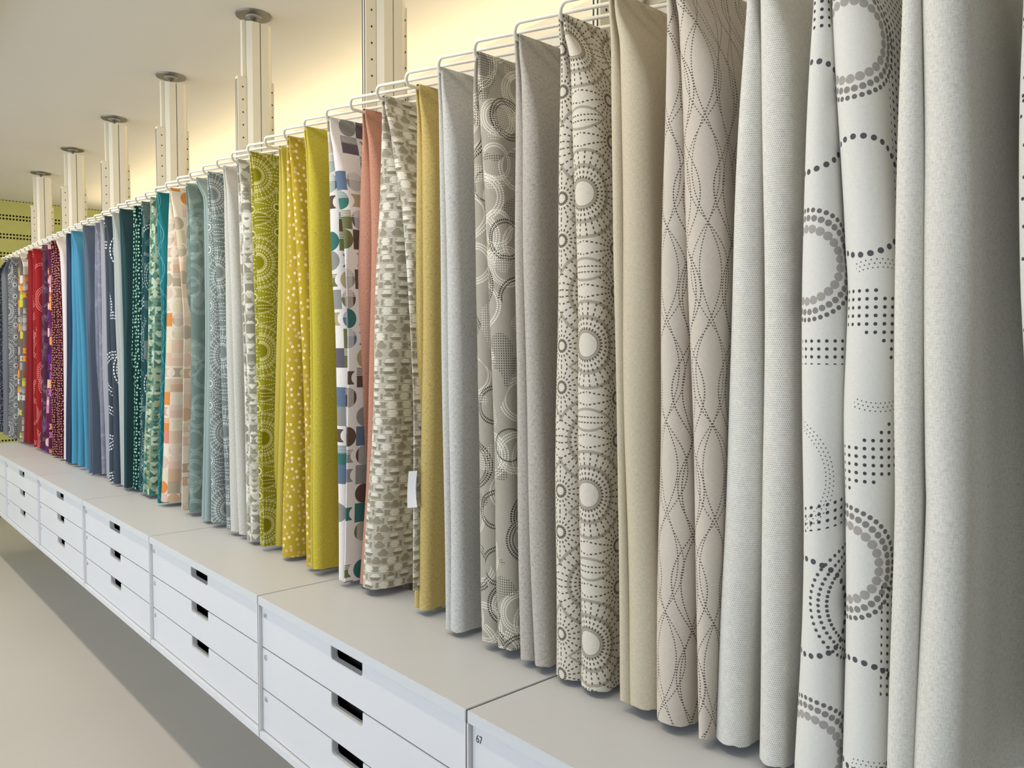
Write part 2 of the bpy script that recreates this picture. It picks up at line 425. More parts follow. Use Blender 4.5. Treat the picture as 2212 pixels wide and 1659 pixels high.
# ---- back panels, rails and cove strip
m_panel = plain('panel_white', '#e6e2d8', .6)
m_rail = plain('rail_cream', '#d9d2bf', .5)
pn = ['nearest', 'second', 'third', 'fourth', 'fifth', 'sixth', 'seventh', 'eighth']
for i, k in enumerate(range(-3, 5)):
    ya, yb = Y0+(k+1)*PB, Y0+(k+2)*PB
    if k == 4: yb = ya+.36
    t = thing('back_panel', (1.47, (ya+yb)/2, 0), 'white back panel with a cream top channel behind the cloths, %s from the near end' % pn[i], 'panel', 'back panels behind the cloths')
    h = (yb-ya)/2-.003
    obj('sheet', box(bmesh.new(), 0, .012, -h, h, .05, 2.310, .001), m_panel, t)
    obj('top_channel', box(bmesh.new(), -.004, .03, -h, h, 2.310, 2.347, .002), m_rail, t)
    obj('foot_channel', box(bmesh.new(), -.004, .03, -h, h, 0, .05, .002), m_rail, t)
    r = tag(obj('hanging_rail', box(bmesh.new(), 1.452-.012, 1.452+.008, ya+.034, yb-.034, 2.190, 2.236, .002), m_rail),
            'cream metal rail carrying the wire arms, %s bay from the near end' % pn[i], 'rail', 'rails that carry the wire arms')
t = thing('cove_light', (2.29, 3.2, 2.40), 'warm light strip in a cove channel along the wall behind the panels', 'lamp')
bm = bmesh.new(); box(bm, -.17, 0, -4.9, 4.9, 0, .02, .001); box(bm, -.17, -.155, -4.9, 4.9, .02, .05, .001)
obj('channel', bm, m_rail, t)
obj('diffuser', box(bmesh.new(), -.14, -.10, -4.85, 4.85, .0202, .028), plain('strip_diffuser', '#fff3d0', .5, emit=('#ffe0a0', 4)), t)
# ------------------------------------------------------------------ drawer cabinets
g = G('cabinet_white'); P3 = g.pos(); nz = g.noise(g.vec(*P3), 2.5, 2)
m_cab = g.out(g.mix(nz, '#d9dadd', '#d4d5d8'), .38, None, .4)
m_top = plain('worktop_light_grey', '#ced0d3', .42, .45, var=.02, vs=3)
m_dark = plain('inner_shade_black', '#16171a', .7)  # near-black colour paints in the shade inside drawers and seams
m_ink = plain('number_ink', '#3c3c3e', .7); m_ink2 = plain('number_ink_faint', '#8d8f94', .7)
XC, ZT, ZB = .95, .823, .408
def drawer_front():
    w, h, th = .9485, .1185, .018
    bm = bmesh.new(); c = .074; dp = .036; r = .010
    pts = [(-w/2, 0), (w/2, 0), (w/2, h), (c, h)]
    for i in range(5): a = -PI/2*i/4; pts.append((c-r+r*math.cos(a), h-dp+r+r*math.sin(a)))
    for i in range(5): a = -PI/2-PI/2*i/4; pts.append((-c+r+r*math.cos(a), h-dp+r+r*math.sin(a)))
    pts += [(-c, h), (-w/2, h)]
    A = [bm.verts.new((0, y, z)) for y, z in pts]; B = [bm.verts.new((th, y, z)) for y, z in pts]; n = len(pts)
    fA = bm.faces.new(A); bm.faces.new(B[::-1])
    for i in range(n): bm.faces.new((A[i], B[i], B[(i+1) % n], A[(i+1) % n]))
    bmesh.ops.recalc_face_normals(bm, faces=bm.faces)
    bmesh.ops.bevel(bm, geom=list(fA.edges), offset=.0014, segments=2, affect='EDGES')
    return bm
def number(txt, par, y, z, faint):
    cu = bpy.data.curves.new('n', 'FONT'); cu.body = txt; cu.size = .0225; cu.space_character = .92
    cu.extrude = .00015
    o = bpy.data.objects.new('n', cu); COL.objects.link(o); bpy.context.view_layer.update()
    me = bpy.data.meshes.new_from_object(o.evaluated_get(bpy.context.evaluated_depsgraph_get()))
    bpy.data.objects.remove(o)
    for v in me.vertices: v.co = Vector((-v.co.z, -v.co.x*.9, v.co.y))
    me.materials.clear(); me.materials.append(m_ink2 if faint else m_ink)
    q = bpy.data.objects.new('number', me); COL.objects.link(q); q.parent = par; q.location = (-.0004, y, z); return q
dl = {-1: 'nearest white drawer cabinet, number 67 on its top drawer', 0: 'white drawer cabinet with drawers numbered 64, 65 and 66',
      1: 'white drawer cabinet under the yellow, olive and pale grey cloths', 2: 'white drawer cabinet under the peach and dark green cloths',
      3: 'white drawer cabinet under the bright blue and violet grey cloths', 4: 'white drawer cabinet under the crimson and maroon cloths, showing three tiny slots',
      5: 'farthest white drawer cabinet, cut off by the left edge of the photo', -2: 'white drawer cabinet below the big dot print cloth, out of view under the cloths'}
first = None
for k in (-1, 0, 1, 2, 3, 4, 5):
    yc = Y0+(k+.5)*PB; t = thing('drawer_cabinet', (XC, yc, ZB), dl[k], 'cabinet', 'wall hung drawer cabinets in a row')
    hw = PB/2-.0022; H = ZT-ZB; D = .362
    if first is None:
        bm = bmesh.new()
        box(bm, 0, D, -hw, -hw+.004, .022, H-.0255); box(bm, 0, D, hw-.004, hw, .022, H-.0255)
        box(bm, 0, D, -hw, hw, 0, .022, .001); box(bm, D-.01, D, -hw+.004, hw-.004, .022, H-.0255)
        car = obj('carcass', bm, m_cab, t)
        top = obj('worktop', box(bmesh.new(), 0, D, -hw, hw, H-.025, H, .0015), m_top, t)
        drs = []
        for j in range(3):
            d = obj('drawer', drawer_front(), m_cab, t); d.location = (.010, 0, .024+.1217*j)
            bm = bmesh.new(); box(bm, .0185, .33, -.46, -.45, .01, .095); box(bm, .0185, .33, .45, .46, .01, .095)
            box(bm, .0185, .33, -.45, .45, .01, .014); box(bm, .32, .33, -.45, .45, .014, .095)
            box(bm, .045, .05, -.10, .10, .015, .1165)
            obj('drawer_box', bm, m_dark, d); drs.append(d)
        bm = bmesh.new(); box(bm, .0025, D, -PB/2-.0021, -PB/2+.0021, .002, H-.0018)  # added dark filler, stands for the shade in the gap between cabinets
        joint = obj('seam_shade_strip', bm, m_dark, t); first = (car, top, drs)
    else:
        for q in (first[0], first[1], joint): c = q.copy(); COL.objects.link(c); c.parent = t
        drs = []
        for d0 in first[2]:
            d = d0.copy(); COL.objects.link(d); d.parent = t; drs.append(d)
            c = d0.children[0].copy(); COL.objects.link(c); c.parent = d
    for j, d in enumerate(drs): number(str(66-3*k-j), d, .9485/2-.012, .088, k >= 0)
bpy.data.objects.remove(joint)       # the free end of the row shows its own white side
# ------------------------------------------------------------------ wire arms
m_wire = plain('white_coated_wire', '#f2eddd', .3, .6)
ZA, XT = 2.202, 1.150
SP = PB/7; YR = .3401
def hanger_mesh():
    bm = bmesh.new(); r = .0043; dx, dy = .40, -.916; zr = .023
    pts = [(1.447-XT, 0, 0), (.10, 0, 0), (.05, 0, 0)]
    # bend: from -X through -Y into the long return wire
    R = .021; cx, cy = R+.004, -R
    for i in range(1, 13):
        a = PI/2+(PI*.5+math.atan2(dx, -dy))*i/12
        pts.append((cx+R*math.cos(a), cy+R*math.sin(a), zr*(.5-.5*math.cos(PI*i/12))))
    x, y, z = pts[-1]; L = (1.442-XT-x)/dx
    for i in range(1, 9): pts.append((x+dx*L*i/8, y+dy*L*i/8, z+.004*math.sin(PI*i/8)))
    tube(bm, pts, r, 10)
    return bm
# ------------------------------------------------------------------ cloths
def smooth(t): t = max(0, min(1, t)); return t*t*(3-2*t)
def interp(tab, z):                  # tab sorted by z descending
    if z >= tab[0][0]: return tab[0][1]
    if z <= tab[-1][0]:
        return tab[-1][1]
    for i in range(len(tab)-1):
        a, b = tab[i], tab[i+1]
        if b[0] <= z <= a[0]:
            t = (a[0]-z)/(a[0]-b[0])
            m = (b[1]-a[1]); m0 = (b[1]-tab[i-1][1])*(a[0]-b[0])/(tab[i-1][0]-b[0]) if i > 0 else m
            m1 = (tab[i+2][1]-a[1])*(a[0]-b[0])/(a[0]-tab[i+2][0]) if i+2 < len(tab) else m
            return (2*t**3-3*t*t+1)*a[1]+(t**3-2*t*t+t)*m0+(-2*t**3+3*t*t)*b[1]+(t**3-t*t)*m1
F = []                               # filled nearest first
def cloth(n, cols, mat, label, rmax=(.030, .022), name='fabric_sample', dx=.022, back=1.405, wr=1.0, uvo=None, deep=None):
    F.append(dict(n=n, cols=cols, mat=mat, label=label, rmax=rmax, name=name, X=XT+dx, back=back, wr=wr, flare=.055 if n == 1 else 0, uvo=uvo or [(.5*i, 0) for i in range(3)]))
exec_table = []
SUNG = cloth_sun('beige_sunburst', '#cfc8ba', '#a39c8c', '#5f574c')
def zp(n, x, y):
    hx, hy, s = ray(x, y); Y = YR+n*SP; return EYE+s*math.hypot(1.17, Y)
def sun_uv(n, xn, yn, xf, yf):
    return [(.076, .151-zp(n, xf, yf)), (-.006, -zp(n, xn, yn))]
cloth(0, [[(2211, 0), (2203, 250), (2203, 600), (2212, 800), (2224, 1100), (2226, 1700)], [(2262, 0), (2264, 1700)]],
      cloth_dots('white_speck', '#dcd8cf', '#dcd8cf', '#4f4e4c', 55, .13), 'white cloth with tiny dark specks at the right edge of the photo', dx=.029)
cloth(1, [[(1949, 0), (1940, 250), (1935, 550), (1931, 900), (1931, 1100), (1917, 1659), (1916, 1700)],
          [(1991, 0), (1997, 300), (1998, 550), (1996, 1000), (1997, 1100), (1976, 1659), (1975, 1700)]],
      cloth_plain('offwhite_linen', '#d6d3ca', .10, .10), 'broad off white linen cloth hanging nearest at the right', (.036, .030), dx=.0, wr=2.2)
BIG = 'BIG'
cloth(2, [[(1758, 0), (1745, 200), (1736, 400), (1732, 600), (1735, 900), (1735, 1200), (1717, 1659), (1716, 1690)],
          [(1797, 0), (1812, 300), (1826, 550), (1832, 620), (1825, 900), (1827, 1100), (1820, 1690)]],
      BIG, 'white cloth printed with large dotted grey rings', (.038, .036), dx=.010)
cloth(3, [[(1614, 0), (1597, 250), (1585, 500), (1576, 800), (1570, 1100), (1556, 1350), (1544, 1598)],
          [(1643, 0), (1650, 500), (1648, 1100), (1638, 1700)]],
      cloth_tweed('pale_tweed', '#dcd9d0', '#707072'), 'pale grey basket weave tweed cloth left of the big dot print', (.034, .026), dx=.030)
cloth(4, [[(1442, 0), (1438, 200), (1431, 500), (1426, 900), (1422, 1200), (1419, 1608)],
          [(1465, 0), (1484, 500), (1495, 900), (1505, 1300), (1510, 1630)]],
      cloth_waves('taupe_dotted_waves', '#c6bcaf', '#4e443b'), 'taupe cloth with fine dotted crossing wavy lines', (.038, .036), dx=.015)
cloth(5, [[(1320, 0), (1320, 120), (1324, 500), (1331, 800), (1335, 1100), (1341, 1588)],
          [(1334, 0), (1340, 120), (1344, 500), (1348, 900), (1352, 1100), (1364, 1586)]],
      cloth_plain('plain_beige', '#c2b7a0', .10), 'plain smooth beige cloth beside the beige sunburst print', (.028, .034), dx=.018)
cloth(6, [[(1213, 55), (1212, 100), (1207, 400), (1204, 700), (1201, 1000), (1201, 1487)],
          [(1221, 50), (1230, 100), (1238, 300), (1245, 560), (1250, 900), (1253, 1200), (1255, 1527)]],
      SUNG, 'beige cloth printed with large taupe sunburst circles', (.034, .034), dx=.020, uvo=sun_uv(6, 1275, 745, 1222, 792))
cloth(7, [[(1115, 95), (1114, 300), (1113, 560), (1116, 800), (1119, 1100), (1124, 1434)],
          [(1125, 110), (1129, 300), (1131, 560), (1138, 900), (1146, 1200), (1156, 1464)]],
      cloth_plain('mid_grey_linen', '#b3ada4', .15, .22), 'warm mid grey linen cloth between ring print and sunburst print')
cloth(8, [[(1022, 128), (1023, 300), (1028, 560), (1032, 760), (1036, 1100), (1043, 1411)],
          [(1028, 122), (1040, 310), (1053, 550), (1063, 800), (1069, 1100), (1078, 1432)]],
      cloth_rings('grey_dotted_rings', '#a39d91', '#35302b', '#e2ddd0', 8, 9, True, 0, .30, 60, .016), 'grey brown cloth with dotted black and white rings', (.034, .030))
cloth(9, [[(947, 165), (950, 400), (953, 700), (958, 1000), (964, 1387)], [(954, 170), (961, 400), (967, 700), (972, 1000), (974, 1390)]],
      cloth_plain('silver_linen', '#c3c2be', .14, .20), 'light silver grey linen cloth right of the sand yellow one', dx=.018)
cloth(10, [[(902, 190), (900, 400), (898, 700), (897, 1000), (895, 1334)], [(908, 182), (913, 400), (913, 700), (908, 1100), (904, 1354)]],
      cloth_plain('sand_yellow', '#bfaa6c', .14, .22), 'sand yellow linen cloth right of the brick print', dx=.048)
cloth(11, [[(827, 215), (821, 400), (810, 700), (800, 1000), (783, 1283)], [(834, 210), (852, 350), (868, 450), (880, 600), (888, 750), (893, 900), (892, 1276)]],
      cloth_brick('brick_hatch', '#dcd7c9', '#98917d', '#88816f'), 'cream cloth woven with grey hatched brick shapes', (.05, .02), dx=.033)
cloth(12, [[(786, 232), (779, 400), (768, 700), (757, 1050), (748, 1294)], [(793, 240), (801, 450), (800, 700), (790, 1050), (776, 1292)]],
      cloth_plain('salmon', '#bb8974', .13, .18), 'salmon pink linen cloth left of the brick print', dx=.055)
cloth(13, [[(708, 270), (712, 400), (717, 600), (723, 700), (729, 900), (732, 1268)], [(713, 265), (730, 420), (741, 500), (750, 700), (750, 900), (743, 1268)]],
      cloth_patch('white_shapes', '#dcd8d6', ['#5c4c40', '#6b6f4a', '#3e6d68', '#8a8a88', '#615a63', '#5f7088', '#a79a7a'], .056, .03, .01, .28),
      'white cloth with brown, green and teal squares and discs', dx=.019)
cloth(14, [[(660, 282), (663, 400), (668, 600), (671, 900), (671, 1262)], [(664, 280), (668, 450), (674, 700), (676, 1000), (676, 1263)]],
      cloth_plain('bright_yellow', '#bfb044', .13, .18), 'bright chartreuse yellow linen cloth', dx=.015)
cloth(15, [[(619, 303), (620, 500), (619, 700), (615, 950), (610, 1226)], [(624, 297), (637, 500), (650, 700), (657, 900), (661, 1100), (663, 1258)]],
      cloth_dots('ochre_dots', '#b39d34', '#efd9ac', '#d9b58c', 46, .225, '#8b5a2a'), 'ochre cloth with scattered pale pink dots', (.04, .02), dx=.026)
cloth(16, [[(604, 312), (600, 600), (596, 800), (590, 1000), (585, 1210)], [(608, 315), (610, 600), (607, 800), (600, 1000), (592, 1222)]],
      cloth_plain('plain_yellow', '#c0b150', .05), 'plain mustard yellow cloth between olive print and ochre dots', (.02, .016), dx=.063)
cloth(17, [[(540, 335), (545, 500), (551, 700), (556, 900), (562, 1205)], [(546, 335), (552, 500), (558, 700), (564, 900), (570, 1208)]],
      cloth_sun('olive_sunburst', '#8e8a26', '#aaa567', '#ddd9a2', '#7b7712', wd=.0026, bw=1.4), 'olive green cloth with pale dotted sunbursts', (.02, .034), dx=.021, uvo=sun_uv(17, 578, 758, 552, 856))
GEO1 = cloth_geo('grey_geometric', ['#8f8c80', '#d8d5cb', '#c9c6b8', '#a5a391', '#b9b8ae', '#8f8b7c', '#dcdad2'], .036)
cloth(18, [[(513, 350), (517, 500), (524, 700), (529, 900), (534, 1185)], [(517, 350), (522, 500), (529, 700), (535, 900), (541, 1187)]],
      GEO1, 'white and grey cloth with half circle and triangle shapes', (.02, .03), dx=.033)
cloth(19, [[(484, 364), (485, 500), (489, 700), (494, 950), (500, 1166)], [(488, 366), (493, 500), (502, 700), (508, 950), (518, 1175)]],
      cloth_plain('pale_grey', '#c3c2ba', .10, .14), 'pale grey linen cloth beside the grey geometric print', dx=.037)
cloth(20, [[(448, 376), (450, 500), (453, 700), (454, 950), (456, 1163)], [(452, 376), (464, 550), (474, 700), (481, 900), (491, 1166)]],
      cloth_sun('slate_sunburst', '#75807f', '#939e9c', '#dbdfdb', wd=.0026, bw=1.3), 'blue grey cloth with white dotted sunbursts', (.034, .02), dx=.031, uvo=sun_uv(20, 480, 592, 470, 852))
cloth(21, [[(439, 386), (441, 500), (443, 700), (440, 950), (434, 1145)], [(442, 388), (447, 500), (448, 700), (446, 950), (441, 1146)]],
      cloth_plain('plain_sage', '#93a3a0', .05), 'plain pale teal grey cloth left of the blue grey sunbursts', (.016, .016), dx=.037)
cloth(22, [[(403, 397), (403, 600), (402, 800), (400, 1000), (399, 1131)], [(406, 396), (411, 550), (413, 750), (411, 950), (409, 1141)]],
      cloth_rings('sage_rings', '#6a7d78', '#a9b8b1', '#a9b8b1', 9, 9, True, 0, .5, 60, .010), 'grey green cloth with thin pale rings', (.02, .03), dx=.045)
cloth(23, [[(366, 418), (360, 600), (357, 750), (352, 950), (346, 1112)], [(369, 412), (385, 550), (396, 680), (396, 800), (392, 1112)]],
      cloth_patch('peach_shapes', '#e0d4c2', ['#c9a98e', '#d6bda6', '#b0a38e', '#d98a4a', '#d6b9a8', '#cf8a78', '#c9bda2', '#d9cfb0'], .056, .02, .03, .1),
      'cream cloth with peach and tan circles and squares', (.05, .02), dx=.026)
cloth(24, [[(338, 425), (342, 550), (347, 650), (348, 800), (343, 950), (339, 1120)], [(341, 424), (349, 550), (353, 650), (352, 800), (346, 950), (341.5, 1122)]],
      cloth_waves('teal_lines', '#1f6f78', '#69aeb0', .16, .0010, False, .30, 4), 'teal cloth with thin pale crossing lines', (.02, .02), dx=.016)
cloth(25, [[(325, 433), (322, 600), (319, 760), (313, 930), (307, 1092)], [(328, 433), (328, 600), (327, 760), (320, 930), (315, 1093)]],
      cloth_geo('green_geometric', ['#3f6a5e', '#b3c2ae', '#8ca48c', '#718c76', '#bcc7b0', '#557e72', '#9a9f7e'], .040), 'green geometric triangle print cloth', (.02, .03), dx=.034)
cloth(26, [[(306, 438), (306, 600), (305, 760), (303, 950), (298, 1083)], [(309, 437), (311, 600), (311, 760), (306, 950), (301, 1084)]],
      cloth_rings('dark_teal_rings', '#22474b', '#c9d2cf', '#8fa39f', 4.5, 5, True, 0, .6, 40, .012), 'dark teal cloth with sparse pale dotted rings', (.018, .018), dx=.036)
cloth(27, [[(288.6, 444), (287, 600), (284, 760), (281, 900), (277, 1082)], [(292, 443), (293, 600), (292, 760), (289, 900), (286, 1083)]],
      cloth_dots('dark_green_dots', '#0c3432', '#a9c9b4', '#8fb9a5', 60, .27, None, .5), 'dark green cloth covered in mint dots', (.02, .03), dx=.041)
cloth(28, [[(258, 464), (263, 600), (267, 760), (268, 900), (268, 1070)], [(261, 463), (268, 600), (272, 760), (273, 900), (272, 1072)]],
      cloth_plain('deep_teal', '#2c484b', .05), 'plain deep teal cloth left of the dark green dots', (.014, .014), dx=.016)
cloth(29, [[(243, 467), (247, 600), (252, 760), (258, 900), (262, 1068)], [(246, 467), (253, 600), (259, 760), (263, 900), (265, 1072)]],
      cloth_plain('mist_grey', '#a5adab', .08, .1), 'pale misty grey cloth left of the plain deep teal one', dx=.021)
cloth(30, [[(225, 472), (228, 600), (232, 760), (235, 900), (237, 1050)], [(229, 471), (235, 600), (241, 760), (244, 900), (247, 1058)]],
      cloth_rings('slate_arcs', '#3f4953', '#dfe3e6', '#dfe3e6', 3.6, 3.6, False, 0, .55, 46, .012), 'dark slate cloth with bold white dotted arcs', (.02, .024), dx=.019)
cloth(31, [[(217, 480), (219, 600), (221, 760), (226, 900), (231, 1045)], [(219.5, 480), (223, 600), (226, 760), (230, 900), (233.5, 1047)]],
      cloth_plain('silver_lilac', '#9a9ca3', .06), 'silvery lilac cloth with narrow folds beside the dark slate arcs', dx=.036)
cloth(32, [[(205.6, 484), (205, 600), (206, 760), (208, 900), (208.5, 1040)], [(208.5, 484), (211, 600), (214, 760), (217, 900), (220, 1041)]],
      cloth_rings('lilac_rings', '#80828f', '#9a9bb0', '#72748a', 9, 10, False, 1, .35, 40, .012), 'lilac grey cloth with soft tonal rings', (.02, .02), dx=.045)
cloth(33, [[(179, 495), (183, 600), (188, 760), (191, 900), (192, 1030)], [(182, 494), (187, 600), (194, 760), (198, 900), (200, 1032)]],
      cloth_plain('blue_slate', '#5a6577', .08), 'plain slate blue cloth right of the bright blue one', (.016, .016), dx=.017)
cloth(35, [[(154, 508), (155, 600), (156, 760), (155, 900), (154.5, 1016)], [(158, 508), (162, 600), (167, 760), (169, 900), (168, 1018)], [(161, 510), (167, 600), (176, 760), (181, 900), (184, 1026)]],
      cloth_plain('bright_blue', '#4a8aa8', .06), 'bright sky blue cloth in three narrow folds', (.03, .024, .02), dx=.022)
cloth(36, [[(143, 513), (144, 600), (144, 760), (143, 900), (142, 1006)], [(146, 512), (148, 600), (149, 760), (148, 900), (147, 1007)]],
      cloth_plain('navy_blue', '#2c4058', .06), 'dark navy cloth left of the bright blue one', (.016, .02), dx=.026)
cloth(38, [[(128, 524), (132, 600), (137, 760), (138, 900), (138, 1006)], [(131, 523), (135, 600), (139.5, 760), (140, 900), (140, 1006)]],
      cloth_plain('blush_white', '#d6cbcb', .04), 'pale blush white cloth between maroon dots and navy', (.03, .02), dx=.030)
cloth(39, [[(110, 524), (111, 600), (111, 760), (111.5, 900), (112, 995)], [(115, 523), (120, 600), (125, 760), (125, 900), (126, 1007)]],
      cloth_dots('maroon_dots', '#421420', '#cf9c90', '#b88078', 66, .25, None, .5), 'maroon cloth covered in small pink dots', (.05, .04), dx=.030)
cloth(40, [[(103, 529), (103, 760), (100, 900), (97, 999)], [(105.5, 529), (107, 760), (106, 900), (104, 1000)]],
      cloth_patch('plum_shapes', '#5a2340', ['#b06a9a', '#e39a5a', '#d9b7b4', '#5c2a7a', '#c98a9a', '#3a1c50'], .055, .0, .02, .2), 'plum cloth with pink, violet and orange blocks', dx=.038)
cloth(41, [[(91.6, 533), (90, 760), (87.5, 986)], [(94, 532), (94, 760), (92, 986)]],
      cloth_rings('plum_dots', '#4d2a3f', '#8d6f82', '#8d6f82', 6, 7, True, 0, .6), 'dark plum cloth with faint dotted lines beside the crimson one', dx=.035)
cloth(43, [[(71, 542), (72, 760), (73.5, 980)], [(75, 541), (78, 760), (80, 982)]],
      cloth_rings('crimson_dots', '#962428', '#e39a94', '#e39a94', 4.5, 5, False, 0, .6, 40, .012), 'bright crimson cloth with pink dotted arcs', (.02, .03), dx=.032)
cloth(44, [[(61, 552), (57, 760), (51, 979)], [(64, 551), (63, 760), (59, 980)]],
      cloth_plain('deep_red', '#86262b', .06), 'plain deep red cloth left of the crimson dotted one', dx=.030)
cloth(46, [[(40, 556), (39, 760), (37, 966)], [(43, 556), (43, 760), (42, 967)], [(50, 556), (49, 760), (46, 967)]],
      cloth_patch('umber_shapes', '#6b625a', ['#b9b6ae', '#c4bf4a', '#e08f2e', '#a9a6a0', '#cfcac2', '#8a4f3a'], .056, .02, .0, .3), 'brown cloth with white, lime and orange blocks', (.04, .03, .02), dx=.028)
cloth(48, [[(16.5, 566), (19, 760), (19, 964)], [(24, 566), (28, 760), (27, 965)]],
      cloth_sun('charcoal_sunburst', '#55565a', '#8d8d8f', '#dcdcda', wd=.003), 'charcoal cloth with white dotted sunbursts near the far end', (.05, .03), dx=.022)
cloth(49, [[(3, 576), (6, 760), (7, 956)], [(7, 576), (10, 760), (11, 957)]],
      cloth_plain('slate_grey', '#70737a', .05), 'plain slate grey cloth at the left edge of the photo', dx=.022)
cloth(50, [[(-12, 582), (-8, 760), (-6, 944)], [(-8, 582), (-5, 760), (-2, 945)]],
      cloth_dots('charcoal_specks', '#3a3c45', '#a9abb0', '#8a8c92', 60, .2), 'charcoal speckled cloth, last at the far left', dx=.022)
# silhouettes -> world: each column is tangent to the photograph's view ray at its front round
for f in F:
    f['tabs'] = []
    for c in f['cols']:
        tab = []
        for x, y in c:
            hx, hy, s = ray(x, y); Ys = f['X']*hy/hx
            tab.append((EYE+s*math.hypot(f['X'], Ys), Ys, hx, hy))
        tab.sort(key=lambda q: -q[0]); f['tabs'].append(tab)
flat = [(f, i) for f in F for i in range(len(f['cols'])-1, -1, -1)]     # near to far
def sil(k, z):
    f, i = flat[k]; return interp([(q[0], q[1]) for q in f['tabs'][i]], z)
UVBIG = {}
def col_params(k, z):
    f, i = flat[k]; nc = len(f['cols'])
    Ys = sil(k, z); Yn = (sil(k-1, z) if k > 0 else Ys-.09)
    gap = max(.006, Ys-Yn)
    a = math.atan2(f['X'], Ys); ca, sa = math.cos(a), math.sin(a)
    r = min(f['rmax'][min(i, len(f['rmax'])-1)], gap*.47)
    ztop = ZA+.0075
    top = smooth((ztop-z)/.22)
    r = .0028+(max(.0028, r)-.0028)*top
    Yc = Ys*1.0+(-r+r*ca)/sa if sa > .05 else Ys-r
    Yc = ((f['X']+r)*ca-r)/sa
    # take the ray through the silhouette point itself
    Yc = (f['X']+r)*Ys/f['X']-r/sa
    Yrod = YR+f['n']*SP; off = .0072 if nc == 2 else .0072
    Yt = Yrod+off*(1 if i == 0 else -1) if nc == 2 else Yrod+(.0075, -.0070, -.0128)[i]
    w = smooth((ztop-z)/.10)
    return f['X'], Yt*(1-w)+Yc*w, r
def col_bottom(k):
    f, i = flat[k]; return max(.830 if f['n'] < 3 else .838+.004*(f['n'] % 3), f['tabs'][i][-1][0])
def back_of(f):
    Yr = YR+f['n']*SP; d = min(abs(Yr-(Y0+q*PB)) for q in range(0, 8))
    return 1.302 if d < .135 else 1.42
